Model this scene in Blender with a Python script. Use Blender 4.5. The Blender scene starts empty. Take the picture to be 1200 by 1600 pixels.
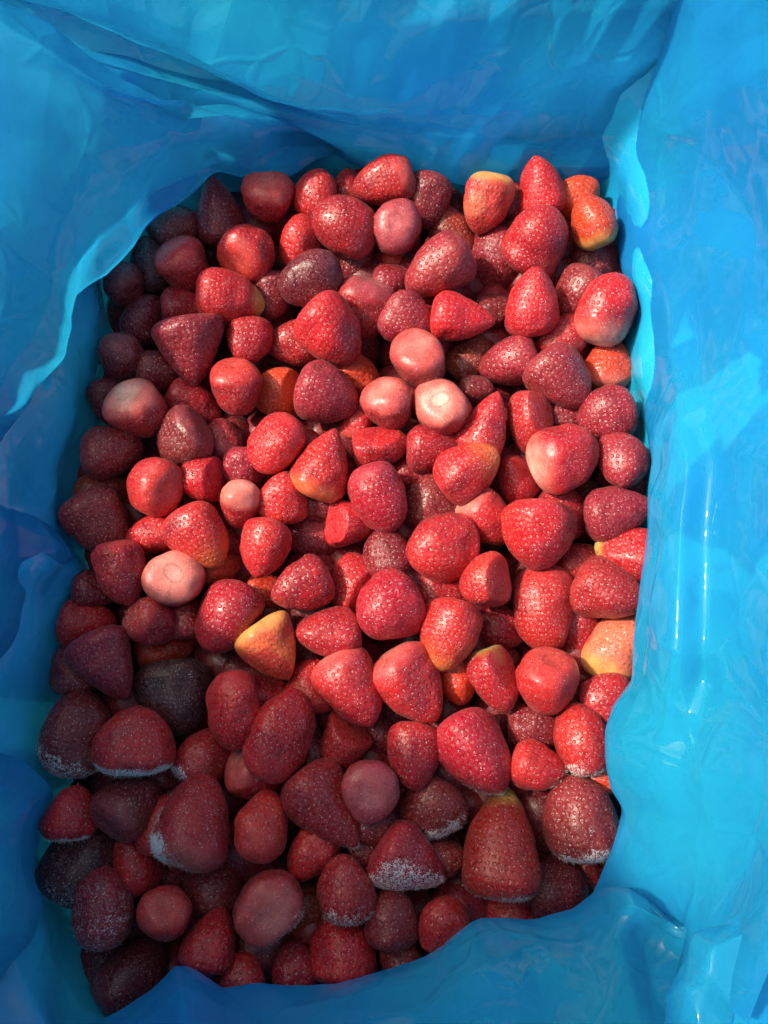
import bpy, math, random
import numpy as np
from mathutils import Vector, Matrix

# ------------------------------------------------------------------ camera
SC = bpy.context.scene
COL = SC.collection
R = math.radians
FPX = 1250.0                       # focal length in photo pixels (photo 1200 x 1600)
TILT = R(12.0)
DIST = 0.43
CAM = np.array([0.0, -DIST * math.sin(TILT), DIST * math.cos(TILT)])
cam_data = bpy.data.cameras.new('camera')
cam_data.sensor_fit = 'VERTICAL'
cam_data.sensor_height = 24.0
cam_data.lens = 24.0 * FPX / 1600.0
cam_data.clip_start = 0.01
cam_data.clip_end = 100.0
cam = bpy.data.objects.new('camera', cam_data)
COL.objects.link(cam)
cam.location = CAM
cam.rotation_euler = (TILT, 0, 0)
SC.camera = cam

# ------------------------------------------------------------------ sky and sun
SUN_EL, SUN_FROM = R(47.0), R(166.0)          # direction the sun stands in (0 = +x, 90 = +y)
world = bpy.data.worlds.new('World')
SC.world = world
world.use_nodes = True
wn = world.node_tree
sky = wn.nodes.new('ShaderNodeTexSky')
sky.sky_type = 'NISHITA'
sky.sun_disc = False
sky.sun_elevation = SUN_EL
sky.air_density = 1.0
sky.dust_density = 6.0
sky.ozone_density = 0.3
sky.sun_rotation = R(90.0) - SUN_FROM
wn.links.new(sky.outputs[0], wn.nodes['Background'].inputs[0])
wn.nodes['Background'].inputs[1].default_value = 0.15
sun_data = bpy.data.lights.new('sun', 'SUN')
sun_data.energy = 3.3
sun_data.angle = R(2.5)
sun_data.color = (1.0, 0.97, 0.93)
sun = bpy.data.objects.new('sun', sun_data)
COL.objects.link(sun)
sv = Vector((math.cos(SUN_EL) * math.cos(SUN_FROM), math.cos(SUN_EL) * math.sin(SUN_FROM), math.sin(SUN_EL)))
sun.rotation_euler = sv.to_track_quat('Z', 'Y').to_euler()
SC.view_settings.view_transform = 'Standard'
SC.view_settings.look = 'None'
SC.view_settings.gamma = 1.0
SC.view_settings.use_curve_mapping = False
SC.view_settings.exposure = 0.58
SC.view_settings.use_white_balance = True          # the phone balanced for the bluish shade
SC.view_settings.white_balance_temperature = 7400
SC.view_settings.white_balance_tint = 10
SC.render.engine = 'CYCLES'
SC.cycles.use_denoising = True
SC.cycles.use_adaptive_sampling = True
SC.cycles.adaptive_threshold = 0.04
SC.cycles.adaptive_min_samples = 24
SC.cycles.max_bounces = 4
SC.cycles.diffuse_bounces = 3
SC.cycles.glossy_bounces = 2
SC.cycles.transmission_bounces = 2

# ------------------------------------------------------------------ helpers
CT, ST = math.cos(TILT), math.sin(TILT)
def ray(px, py):
    u, v = (px - 600.0) / FPX, (800.0 - py) / FPX
    return np.array([u, v * CT + ST, v * ST - CT])         # per unit of depth
def at(px, py, z):
    d = ray(px, py)
    k = (z - CAM[2]) / d[2]
    return CAM + d * k, k                                   # point and its depth
def smooth(a, b, x):
    t = np.clip((x - a) / (b - a), 0, 1)
    return t * t * (3 - 2 * t)
def hash3(ix, iy, iz, seed):
    n = (ix * 374761393 + iy * 668265263 + iz * 2147483647 + seed * 974634541) & 0xffffffff
    n = ((n ^ (n >> 13)) * 1274126177) & 0xffffffff
    return ((n ^ (n >> 16)) & 0xffff) / 65535.0
def noise3(p, seed=0):                                      # smooth value noise, 0..1
    p = np.asarray(p, float)
    i = np.floor(p).astype(np.int64); f = p - i; f = f * f * (3 - 2 * f)
    out = 0
    for dx in (0, 1):
        for dy in (0, 1):
            for dz in (0, 1):
                w = (f[..., 0] if dx else 1 - f[..., 0]) * (f[..., 1] if dy else 1 - f[..., 1]) * (f[..., 2] if dz else 1 - f[..., 2])
                out = out + w * hash3(i[..., 0] + dx, i[..., 1] + dy, i[..., 2] + dz, seed)
    return out
def fbm(p, seed=0, octv=3):
    s, a, t = 0, 0.5, 0
    for k in range(octv):
        s = s + a * noise3(np.asarray(p) * 2 ** k, seed + k); t += a; a *= 0.5
    return s / t
def mesh_obj(name, verts, faces, mat, parent=None, smooth_shade=True):
    me = bpy.data.meshes.new(name)
    me.from_pydata(verts.tolist() if hasattr(verts, 'tolist') else verts, [], faces.tolist() if hasattr(faces, 'tolist') else faces)
    if smooth_shade:
        me.polygons.foreach_set('use_smooth', np.ones(len(me.polygons), bool))
    me.materials.append(mat)
    o = bpy.data.objects.new(name, me)
    COL.objects.link(o)
    if parent: o.parent = parent
    return o
def tag(o, label=None, cat=None, group=None, kind=None):
    for k, v in (('label', label), ('category', cat), ('group', group), ('kind', kind)):
        if v: o[k] = v

# ------------------------------------------------------------------ materials
class NT:
    def __init__(s, name):
        s.m = bpy.data.materials.new(name); s.m.use_nodes = True
        s.t = s.m.node_tree; s.t.nodes.clear()
        s.out = s.t.nodes.new('ShaderNodeOutputMaterial')
    def n(s, typ, **kw):
        nd = s.t.nodes.new(typ)
        for k, v in kw.items():
            if k.startswith('i_'):
                key = k[2:]; key = int(key) if key.isdigit() else key.replace('_', ' ')
                s.put(nd.inputs[key], v)
            else: setattr(nd, k, v)
        return nd
    def put(s, sock, v):
        if isinstance(v, bpy.types.NodeSocket): s.t.links.new(v, sock)
        elif isinstance(v, bpy.types.Node): s.t.links.new(v.outputs[0], sock)
        else: sock.default_value = v
    def math(s, op, a, b=0.0, c=0.0, clamp=False):
        nd = s.n('ShaderNodeMath', operation=op, use_clamp=clamp)
        for i, v in enumerate((a, b, c)): s.put(nd.inputs[i], v)
        return nd.outputs[0]
    def vmath(s, op, a, b=(0, 0, 0)):
        nd = s.n('ShaderNodeVectorMath', operation=op)
        s.put(nd.inputs[0], a); s.put(nd.inputs[1], b)
        return nd.outputs['Value'] if op in ('LENGTH', 'DISTANCE', 'DOT_PRODUCT') else nd.outputs[0]
    def mapr(s, v, a, b, c=0.0, d=1.0, mode='SMOOTHSTEP'):
        nd = s.n('ShaderNodeMapRange', interpolation_type=mode)
        for i, x in enumerate((v, a, b, c, d)): s.put(nd.inputs[i], x)
        return nd.outputs[0]
    def mix(s, f, a, b, mode='MIX'):
        nd = s.n('ShaderNodeMix', data_type='RGBA', blend_type=mode)
        s.put(nd.inputs[0], f); s.put(nd.inputs[6], a); s.put(nd.inputs[7], b)
        return nd.outputs[2]
    def attr(s, name, out='Fac'):
        return s.n('ShaderNodeAttribute', attribute_name=name).outputs[out]
    def noise(s, vec, scale, detail=2.0, rough=0.5, dist=0.0, out=0):
        nd = s.n('ShaderNodeTexNoise')
        s.put(nd.inputs['Vector'], vec)
        nd.inputs['Scale'].default_value = scale; nd.inputs['Detail'].default_value = detail
        nd.inputs['Roughness'].default_value = rough; nd.inputs['Distortion'].default_value = dist
        return nd.outputs[out]

def berry_material():
    t = NT('strawberry_skin')
    uv = t.n('ShaderNodeUVMap', uv_map='seed_cells').outputs[0]
    obj = t.n('ShaderNodeTexCoord').outputs['Object']
    rnd = t.n('ShaderNodeObjectInfo').outputs['Random']
    off = t.vmath('ADD', obj, t.n('ShaderNodeCombineXYZ', i_0=rnd, i_1=t.math('MULTIPLY', rnd, 7.3), i_2=t.math('MULTIPLY', rnd, 3.1)))
    col = t.attr('skin', 'Color'); frost = t.attr('frost'); seedm = t.attr('seeded'); yel = t.attr('seed_yellow')
    cell = t.vmath('FLOOR', uv); fr = t.vmath('FRACTION', uv)
    wn_ = t.n('ShaderNodeTexWhiteNoise', noise_dimensions='3D')
    t.put(wn_.inputs['Vector'], t.vmath('ADD', cell, t.n('ShaderNodeCombineXYZ', i_2=t.math('MULTIPLY', rnd, 31.0))))
    jit = t.vmath('MULTIPLY', t.vmath('SUBTRACT', wn_.outputs['Color'], (0.5, 0.5, 0.5)), (0.42, 0.34, 0.0))
    d = t.vmath('SUBTRACT', t.vmath('SUBTRACT', fr, (0.5, 0.5, 0.0)), jit)
    d = t.vmath('MULTIPLY', d, (1.0, 1.0, 0.0))
    dl = t.vmath('LENGTH', d)
    ds = t.vmath('LENGTH', t.vmath('MULTIPLY', d, (1.35, 0.85, 0.0)))
    dimple = t.math('MULTIPLY', t.mapr(dl, 0.10, 0.36, 1.0, 0.0), seedm)
    seed = t.math('MULTIPLY', t.mapr(ds, 0.07, 0.125, 1.0, 0.0), seedm)
    mott = t.noise(off, 160.0, 2.0, 0.6)
    grain = t.noise(off, 1500.0, 1.0, 0.7)
    grain2 = t.noise(off, 520.0, 2.0, 0.65)
    base = t.mix(t.mapr(mott, 0.3, 0.7, 0.0, 0.55), col, t.mix(1.0, col, (0.66, 0.55, 0.6, 1), 'MULTIPLY'))
    base = t.mix(t.math('MULTIPLY', dimple, 0.35), base, t.mix(1.0, base, (0.72, 0.5, 0.5, 1), 'MULTIPLY'))  # pits painted darker, standing in for the shade inside them
    seedc = t.mix(yel, (0.42, 0.12, 0.07, 1), (0.60, 0.32, 0.05, 1))
    seedc = t.mix(t.mapr(wn_.outputs['Value'], 0.55, 0.9, 0.0, 0.7), seedc, (0.62, 0.48, 0.42, 1))
    base = t.mix(t.math('MULTIPLY', seed, t.mapr(wn_.outputs['Value'], 0.0, 0.6, 0.35, 0.9)), base, seedc)
    # thin rime everywhere, thicker where the frost attribute says so
    rime = t.math('MULTIPLY', t.mapr(grain2, 0.40, 0.75), 0.035)
    lim = t.math('SUBTRACT', 0.74, t.math('MULTIPLY', frost, 0.36))
    gg = t.math('ADD', t.math('MULTIPLY', grain, 0.6), t.math('MULTIPLY', grain2, 0.4))
    thick = t.math('MULTIPLY', t.mapr(gg, lim, t.math('ADD', lim, 0.10)), t.math('MULTIPLY', frost, 1.4, clamp=True))
    fz = t.math('MAXIMUM', rime, thick, clamp=True)
    base = t.mix(fz, base, (0.72, 0.66, 0.65, 1))
    spark = t.mapr(t.noise(off, 1700.0, 0.0), 0.765, 0.785, 0.0, 1.0)
    base = t.mix(t.math('MULTIPLY', spark, 0.55), base, (0.85, 0.82, 0.84, 1))
    rough = t.math('ADD', t.mapr(grain2, 0.3, 0.7, 0.24, 0.46), t.math('MULTIPLY', fz, 0.3))
    rough = t.math('SUBTRACT', rough, t.math('MULTIPLY', seed, 0.1), clamp=True)
    h = t.math('SUBTRACT', t.math('MULTIPLY', seed, 0.55), t.math('MULTIPLY', dimple, 0.85))
    h = t.math('ADD', h, t.math('MULTIPLY', grain, 0.22))
    h = t.math('ADD', h, t.math('MULTIPLY', grain2, 0.55))
    h = t.math('ADD', h, t.math('MULTIPLY', t.math('MULTIPLY', frost, grain), 1.2))
    bump = t.n('ShaderNodeBump', i_Strength=0.65, i_Distance=0.0005)
    t.put(bump.inputs['Height'], h)
    p = t.n('ShaderNodeBsdfPrincipled')
    t.put(p.inputs['Base Color'], base); t.put(p.inputs['Roughness'], rough); t.put(p.inputs['Normal'], bump)
    p.inputs['IOR'].default_value = 1.42
    p.inputs['Sheen Weight'].default_value = 0.03
    p.inputs['Sheen Roughness'].default_value = 0.4
    t.put(t.out.inputs[0], p)
    return t.m

def frost_material():
    t = NT('rime_crystals')
    p = t.n('ShaderNodeBsdfPrincipled')
    obj = t.n('ShaderNodeTexCoord').outputs['Object']
    t.put(p.inputs['Base Color'], t.mix(t.noise(obj, 900.0), (0.55, 0.42, 0.42, 1), (0.86, 0.84, 0.84, 1)))
    p.inputs['Roughness'].default_value = 0.3
    p.inputs['Transmission Weight'].default_value = 0.3
    p.inputs['IOR'].default_value = 1.31
    t.put(t.out.inputs[0], p)
    return t.m

def film_material():
    t = NT('blue_polythene_film')
    obj = t.n('ShaderNodeTexCoord').outputs['Object']
    cling = t.attr('cling')
    a = t.noise(obj, 9.0, 2.0)
    b = t.noise(obj, 13.0, 3.0, 0.45, 0.6)
    col = t.mix(t.mapr(a, 0.32, 0.68), (0.0, 0.37, 0.76, 1), (0.0, 0.52, 0.74, 1))
    # where the film clings to the damp layer behind it, a lighter cyan patch with a sharp edge
    patch = t.math('MULTIPLY', t.mapr(b, 0.55, 0.58), cling)
    col = t.mix(patch, col, (0.003, 0.54, 0.86, 1))
    crk = t.n('ShaderNodeTexVoronoi', feature='DISTANCE_TO_EDGE')
    t.put(crk.inputs['Vector'], t.vmath('ADD', obj, t.vmath('MULTIPLY', t.noise(obj, 30.0, 0.0, out=1), (0.03, 0.03, 0.03))))
    crk.inputs['Scale'].default_value = 26.0
    crease = t.mapr(crk.outputs['Distance'], 0.0, 0.10, 1.0, 0.0)
    wob = t.vmath('ADD', obj, t.vmath('MULTIPLY', t.noise(obj, 14.0, 1.0, out=1), (0.05, 0.05, 0.05)))
    big = t.n('ShaderNodeTexVoronoi', feature='F1')
    t.put(big.inputs['Vector'], t.vmath('MULTIPLY', wob, (1.0, 0.55, 0.8))); big.inputs['Scale'].default_value = 17.0
    mid = t.n('ShaderNodeTexVoronoi', feature='F1')
    t.put(mid.inputs['Vector'], t.vmath('MULTIPLY', wob, (0.6, 1.0, 0.9))); mid.inputs['Scale'].default_value = 42.0
    crump = t.mapr(t.noise(obj, 11.0, 1.0), 0.36, 0.62, 0.25, 1.0)
    big = t.math('MULTIPLY', crump, t.math('ADD', t.math('MULTIPLY', big.outputs['Distance'], 3.4), t.math('MULTIPLY', mid.outputs['Distance'], 0.9)))
    fine = t.noise(obj, 120.0, 1.0)
    h = t.math('ADD', t.math('MULTIPLY', big, 1.0), t.math('MULTIPLY', fine, 0.20))
    h = t.math('ADD', h, t.math('MULTIPLY', t.math('MULTIPLY', crease, t.mapr(a, 0.4, 0.6)), 0.30))
    bump = t.n('ShaderNodeBump', i_Strength=0.6, i_Distance=0.0022)
    t.put(bump.inputs['Height'], h)
    p = t.n('ShaderNodeBsdfPrincipled')
    t.put(p.inputs['Base Color'], t.mix(1.0, col, (0.80, 0.80, 0.80, 1), 'MULTIPLY')); t.put(p.inputs['Normal'], bump)
    p.inputs['Roughness'].default_value = 0.06
    p.inputs['IOR'].default_value = 1.40
    tr = t.n('ShaderNodeBsdfTranslucent')
    t.put(tr.inputs[0], t.mix(0.5, col, (0.0, 0.62, 1.0, 1))); t.put(tr.inputs['Normal'], bump)
    mx = t.n('ShaderNodeMixShader'); t.put(mx.inputs[0], t.math('ADD', 0.04, t.math('MULTIPLY', t.attr('thin'), 0.52)))
    t.put(mx.inputs[1], p); t.put(mx.inputs[2], tr)
    t.put(t.out.inputs[0], mx)
    return t.m

M_BERRY, M_FROST, M_FILM = berry_material(), frost_material(), film_material()

# ------------------------------------------------------------------ the blue film liner
def spline(P, n, closed=False, angular=0.0):
    """Catmull-Rom through the points P (k,d), n samples spread evenly by chord length"""
    P = np.asarray(P, float); k = len(P)
    seg = np.linalg.norm(np.diff(np.vstack([P, P[:1]]) if closed else P, axis=0), axis=1) ** 0.8 + 1e-9
    cum = np.concatenate([[0], np.cumsum(seg)])
    t = np.linspace(0, cum[-1], n, endpoint=not closed)
    i = np.clip(np.searchsorted(cum, t, side='right') - 1, 0, len(seg) - 1)
    f = ((t - cum[i]) / seg[i])[:, None]
    g = (lambda j: P[j % k]) if closed else (lambda j: P[np.clip(j, 0, k - 1)])
    p0, p1, p2, p3 = g(i - 1), g(i), g(i + 1), g(i + 2)
    return angular * (p1 * (1 - f) + p2 * f) + (1 - angular) * 0.5 * (2 * p1 + (p2 - p0) * f + (2 * p0 - 5 * p1 + 4 * p2 - p3) * f * f + (3 * p1 - p0 - 3 * p2 + p3) * f ** 3)
def grid_faces(nr, nc, closed=False):
    r = np.arange(nr - 1)[:, None]; c = np.arange(nc if closed else nc - 1)[None, :]
    c2 = (c + 1) % nc
    return np.stack([r * nc + c, r * nc + c2, (r + 1) * nc + c2, (r + 1) * nc + c], -1).reshape(-1, 4)
def unproject_rows(rows):
    return [[at(*q)[0] for q in row] for row in rows]
KNOT = at(1030, 1450, 0.065)[0]                        # where the film is bunched up, in the near corner of the sunny side
def wrinkle(G, seed, amp, fade=None):
    """long soft creases pushed along the sheet's own normal"""
    du = np.gradient(G, axis=1); dv = np.gradient(G, axis=0)
    nrm = np.cross(du, dv); nrm /= np.linalg.norm(nrm, axis=2, keepdims=True) + 1e-12
    rg = np.random.default_rng(seed)
    warp = fbm(G * 9, seed, 2) - 0.5
    d = 0
    for k, wl in enumerate((0.11, 0.075, 0.05, 0.034, 0.024)):              # straight pressed creases, each fading in and out
        n = rg.normal(size=3); n /= np.linalg.norm(n)
        ph = (G @ n) / wl + rg.uniform(0, 9) + warp * 1.1
        tri = np.abs(2 * (ph - np.floor(ph)) - 1)
        mask = smooth(0.42, 0.66, fbm(G * 13 + k * 5.3, seed + 20 + k, 2))
        d = d + amp * (wl / 0.11) ** 0.8 * 1.5 * (tri - 0.5) * (0.25 + mask)
    d = d + amp * 0.2 * (fbm(G * 22, seed + 9, 3) - 0.5)
    bunch = np.exp(-(np.linalg.norm(G - KNOT, axis=2) / 0.035) ** 2)
    d = d * (1 + 2.2 * bunch)
    if fade is not None: d = d * fade
    return G + nrm * d[..., None]
def film_part(name, rows, nr, nc, seed, amp, parent, closed=False, cling=0.0, world_rows=False, fade=None, sharp=0.0):
    W = rows if world_rows else unproject_rows(rows)
    A = np.stack([spline(r, nc, closed, 0.0 if closed else 0.6) for r in W])                       # rows x nc
    if sharp:                                                              # creased rather than rolled over
        tt = np.linspace(0, len(A) - 1, nr); i0 = np.minimum(tt.astype(int), len(A) - 2); ff = (tt - i0)[:, None, None]
        q = lambda k: A[np.clip(i0 + k, 0, len(A) - 1)]
        cr = 0.5 * (2 * q(0) + (q(1) - q(-1)) * ff + (2 * q(-1) - 5 * q(0) + 4 * q(1) - q(2)) * ff ** 2 + (3 * q(0) - q(-1) - 3 * q(1) + q(2)) * ff ** 3)
        G = (q(0) * (1 - ff) + q(1) * ff) * sharp + cr * (1 - sharp)
    else:
        G = np.stack([spline(A[:, j], nr) for j in range(nc)], 1)              # nr x nc
    G = wrinkle(G, seed, amp, fade)
    o = mesh_obj(name, G.reshape(-1, 3), grid_faces(nr, nc, closed), M_FILM, parent)
    at_ = o.data.attributes.new('cling', 'FLOAT', 'POINT')
    at_.data.foreach_set('value', (cling * smooth(0.13, 0.09, G[..., 1]) * smooth(-0.09, -0.04, G[..., 1])).astype(np.float32).ravel())
    at_ = o.data.attributes.new('thin', 'FLOAT', 'POINT')
    at_.data.foreach_set('value', (0.45 * smooth(0.05, 0.10, G[..., 2]) if closed else np.ones((nr, nc))).astype(np.float32).ravel())
    return o

bag = bpy.data.objects.new('liner_bag', None); COL.objects.link(bag)
tag(bag, 'crumpled glossy blue plastic liner bag, open, holding all the strawberries', 'plastic bag')

# the open bag: closed loops from its floor up past the frame
edge = [(165, 430), (158, 560), (142, 650), (112, 760), (106, 850), (118, 890), (94, 940), (90, 1030), (72, 1100), (74, 1180),
        (84, 1225), (70, 1280), (64, 1350), (80, 1420), (110, 1480), (160, 1560), (280, 1590), (450, 1580), (600, 1560),
        (760, 1500), (900, 1450), (975, 1370), (1000, 1270), (1010, 1100), (1018, 960), (1022, 840), (1014, 740), (1004, 640),
        (992, 540), (975, 440), (966, 350), (950, 285), (880, 262), (780, 275), (680, 268), (580, 255), (450, 270), (340, 280), (240, 350)]
LOOP = [at(x, y, -0.012)[0] for x, y in edge]
ctr = np.mean(LOOP, axis=0)
def box_point(p, z, grow):
    """where a loop point sits on the straight crate-shaped wall higher up"""
    q = p.copy(); d = q - ctr
    q[:2] = ctr[:2] + d[:2] * grow; q[2] = z
    return q
rows = [[ctr + (p - ctr) * s + np.array([0, 0, z]) for p in LOOP] for s, z in ((0.05, -0.10), (0.5, -0.10), (0.9, -0.095), (0.97, -0.06))]
rows += [LOOP, [box_point(p, 0.02, 1.035) for p in LOOP]]
X0, X1, Y0, Y1 = -0.190, 0.215, -0.262, 0.252
def rim_z(p):                      # unseen rim, raised at the near end of the shaded side to cast shade
    near = float(smooth(0.0, -0.11, p[1]) * smooth(0.08, -0.06, p[0]))
    return 0.085 + 0.06 * float(smooth(0.0, 0.06, p[0])) + 0.38 * near + 0.08 * float(smooth(-0.1, -0.2, p[1]))
def to_box(p, z, o):
    d = p[:2] - ctr[:2]
    tx = ((X1 + o - ctr[0]) if d[0] > 0 else (X0 - o - ctr[0])) / (d[0] if abs(d[0]) > 1e-6 else 1e-6)
    ty = ((Y1 + o - ctr[1]) if d[1] > 0 else (Y0 - o - ctr[1])) / (d[1] if abs(d[1]) > 1e-6 else 1e-6)
    k = (tx ** -6 + ty ** -6) ** (-1 / 6.0)
    return np.array([ctr[0] + d[0] * k, ctr[1] + d[1] * k, z])
rows += [[to_box(p, 0.06, 0.004) for p in LOOP], [to_box(p, 0.5 * (0.06 + rim_z(p)), 0.012) for p in LOOP], [to_box(p, rim_z(p), 0.022) for p in LOOP]]
fade = np.concatenate([np.zeros(30), np.linspace(0, 1, 20), np.ones(70)])[:, None] * np.ones((1, 300))
film_part('film_wall', rows, 120, 300, 3, 0.004, bag, True, 0.0, True, fade)

def fold(rows, nr, nc, seed, amp=0.004, cling=0.0, sharp=0.7):
    return film_part('film_fold', rows, nr, nc, seed, amp, bag, False, cling, sharp=sharp)

# sheet across the far side, with the long overlapping pleat that runs in from the corner
fold([
    [(300, 205, -0.010), (450, 228, -0.012), (545, 258, -0.014), (640, 276, -0.016), (720, 290, -0.016), (800, 290, -0.016), (960, 290, -0.016), (1055, 290, -0.016)],
    [(290, 190, 0.012), (440, 212, 0.008), (545, 246, 0.002), (640, 270, -0.001), (715, 290, -0.004), (800, 284, -0.006), (965, 280, -0.008), (1060, 280, -0.008)],
    [(250, 165, 0.040), (420, 190, 0.032), (540, 225, 0.020), (640, 245, 0.014), (720, 262, 0.008), (810, 262, 0.003), (970, 262, 0.0), (1065, 262, 0.0)],
    [(120, 85, 0.065), (270, 125, 0.055), (420, 170, 0.040), (560, 200, 0.032), (700, 215, 0.024), (820, 215, 0.016), (985, 210, 0.014), (1080, 210, 0.014)],
    [(-40, -12, 0.050), (110, 34, 0.046), (250, 86, 0.040), (360, 128, 0.040), (470, 168, 0.040), (700, 182, 0.034), (1000, 160, 0.030), (1095, 160, 0.030)],
    [(-40, -20, 0.085), (110, 22, 0.078), (250, 74, 0.068), (360, 118, 0.060), (480, 162, 0.047), (700, 165, 0.039), (1010, 140, 0.036), (1105, 140, 0.036)],
    [(-30, -60, 0.098), (130, -10, 0.090), (270, 45, 0.080), (390, 85, 0.070), (500, 125, 0.058), (720, 120, 0.053), (1030, 90, 0.050), (1125, 90, 0.050)],
    [(0, -150, 0.12), (180, -90, 0.11), (320, -30, 0.10), (450, 10, 0.092), (560, 40, 0.082), (750, 30, 0.080), (1055, 10, 0.076), (1150, 10, 0.076)],
    [(50, -300, 0.16), (230, -230, 0.15), (400, -160, 0.14), (520, -120, 0.13), (620, -100, 0.125), (780, -100, 0.122), (1080, -120, 0.12), (1175, -120, 0.12)],
], 150, 240, 11, 0.0026, 0.0)

# the big lobe folded in over the near corner of the far side
fold([
    [(-90, 770, 0.000), (-10, 690, 0.000), (60, 590, -0.002), (100, 510, -0.004), (105, 460, -0.004), (150, 418, -0.004), (240, 335, -0.006), (330, 262, -0.006), (430, 262, -0.008), (520, 242, -0.010)],
    [(-90, 800, 0.044), (0, 708, 0.042), (72, 592, 0.039), (114, 515, 0.035), (118, 458, 0.031), (160, 425, 0.024), (250, 345, 0.016), (342, 270, 0.010), (440, 278, 0.004), (535, 246, -0.002)],
    [(-90, 700, 0.069), (-5, 610, 0.066), (55, 520, 0.059), (92, 468, 0.053), (110, 425, 0.047), (150, 380, 0.038), (235, 305, 0.026), (335, 258, 0.017), (440, 258, 0.010), (535, 240, 0.001)],
    [(-95, 560, 0.080), (-10, 480, 0.076), (45, 420, 0.071), (85, 385, 0.067), (120, 352, 0.061), (165, 318, 0.053), (225, 275, 0.043), (330, 240, 0.028), (440, 232, 0.016), (538, 236, 0.003)],
    [(-100, 300, 0.096), (-10, 280, 0.092), (50, 262, 0.087), (100, 250, 0.081), (150, 240, 0.075), (210, 228, 0.064), (280, 215, 0.053), (370, 212, 0.038), (450, 215, 0.024), (540, 233, 0.005)],
    [(-110, 60, 0.110), (-20, 78, 0.106), (50, 105, 0.099), (110, 130, 0.092), (165, 152, 0.084), (230, 168, 0.071), (310, 182, 0.058), (400, 196, 0.042), (470, 206, 0.027), (542, 232, 0.007)],
    [(-110, -20, 0.114), (-20, 24, 0.110), (60, 68, 0.103), (125, 108, 0.095), (185, 142, 0.086), (250, 160, 0.072), (330, 174, 0.058), (415, 190, 0.041), (480, 201, 0.026), (544, 231, 0.006)],
    [(-110, -50, 0.099), (-20, 0, 0.095), (65, 50, 0.088), (135, 95, 0.079), (195, 130, 0.069), (260, 152, 0.056), (340, 168, 0.042), (420, 185, 0.028), (485, 198, 0.014), (546, 231, 0.000)],
], 130, 200, 23, 0.0032, 0.0)

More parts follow.
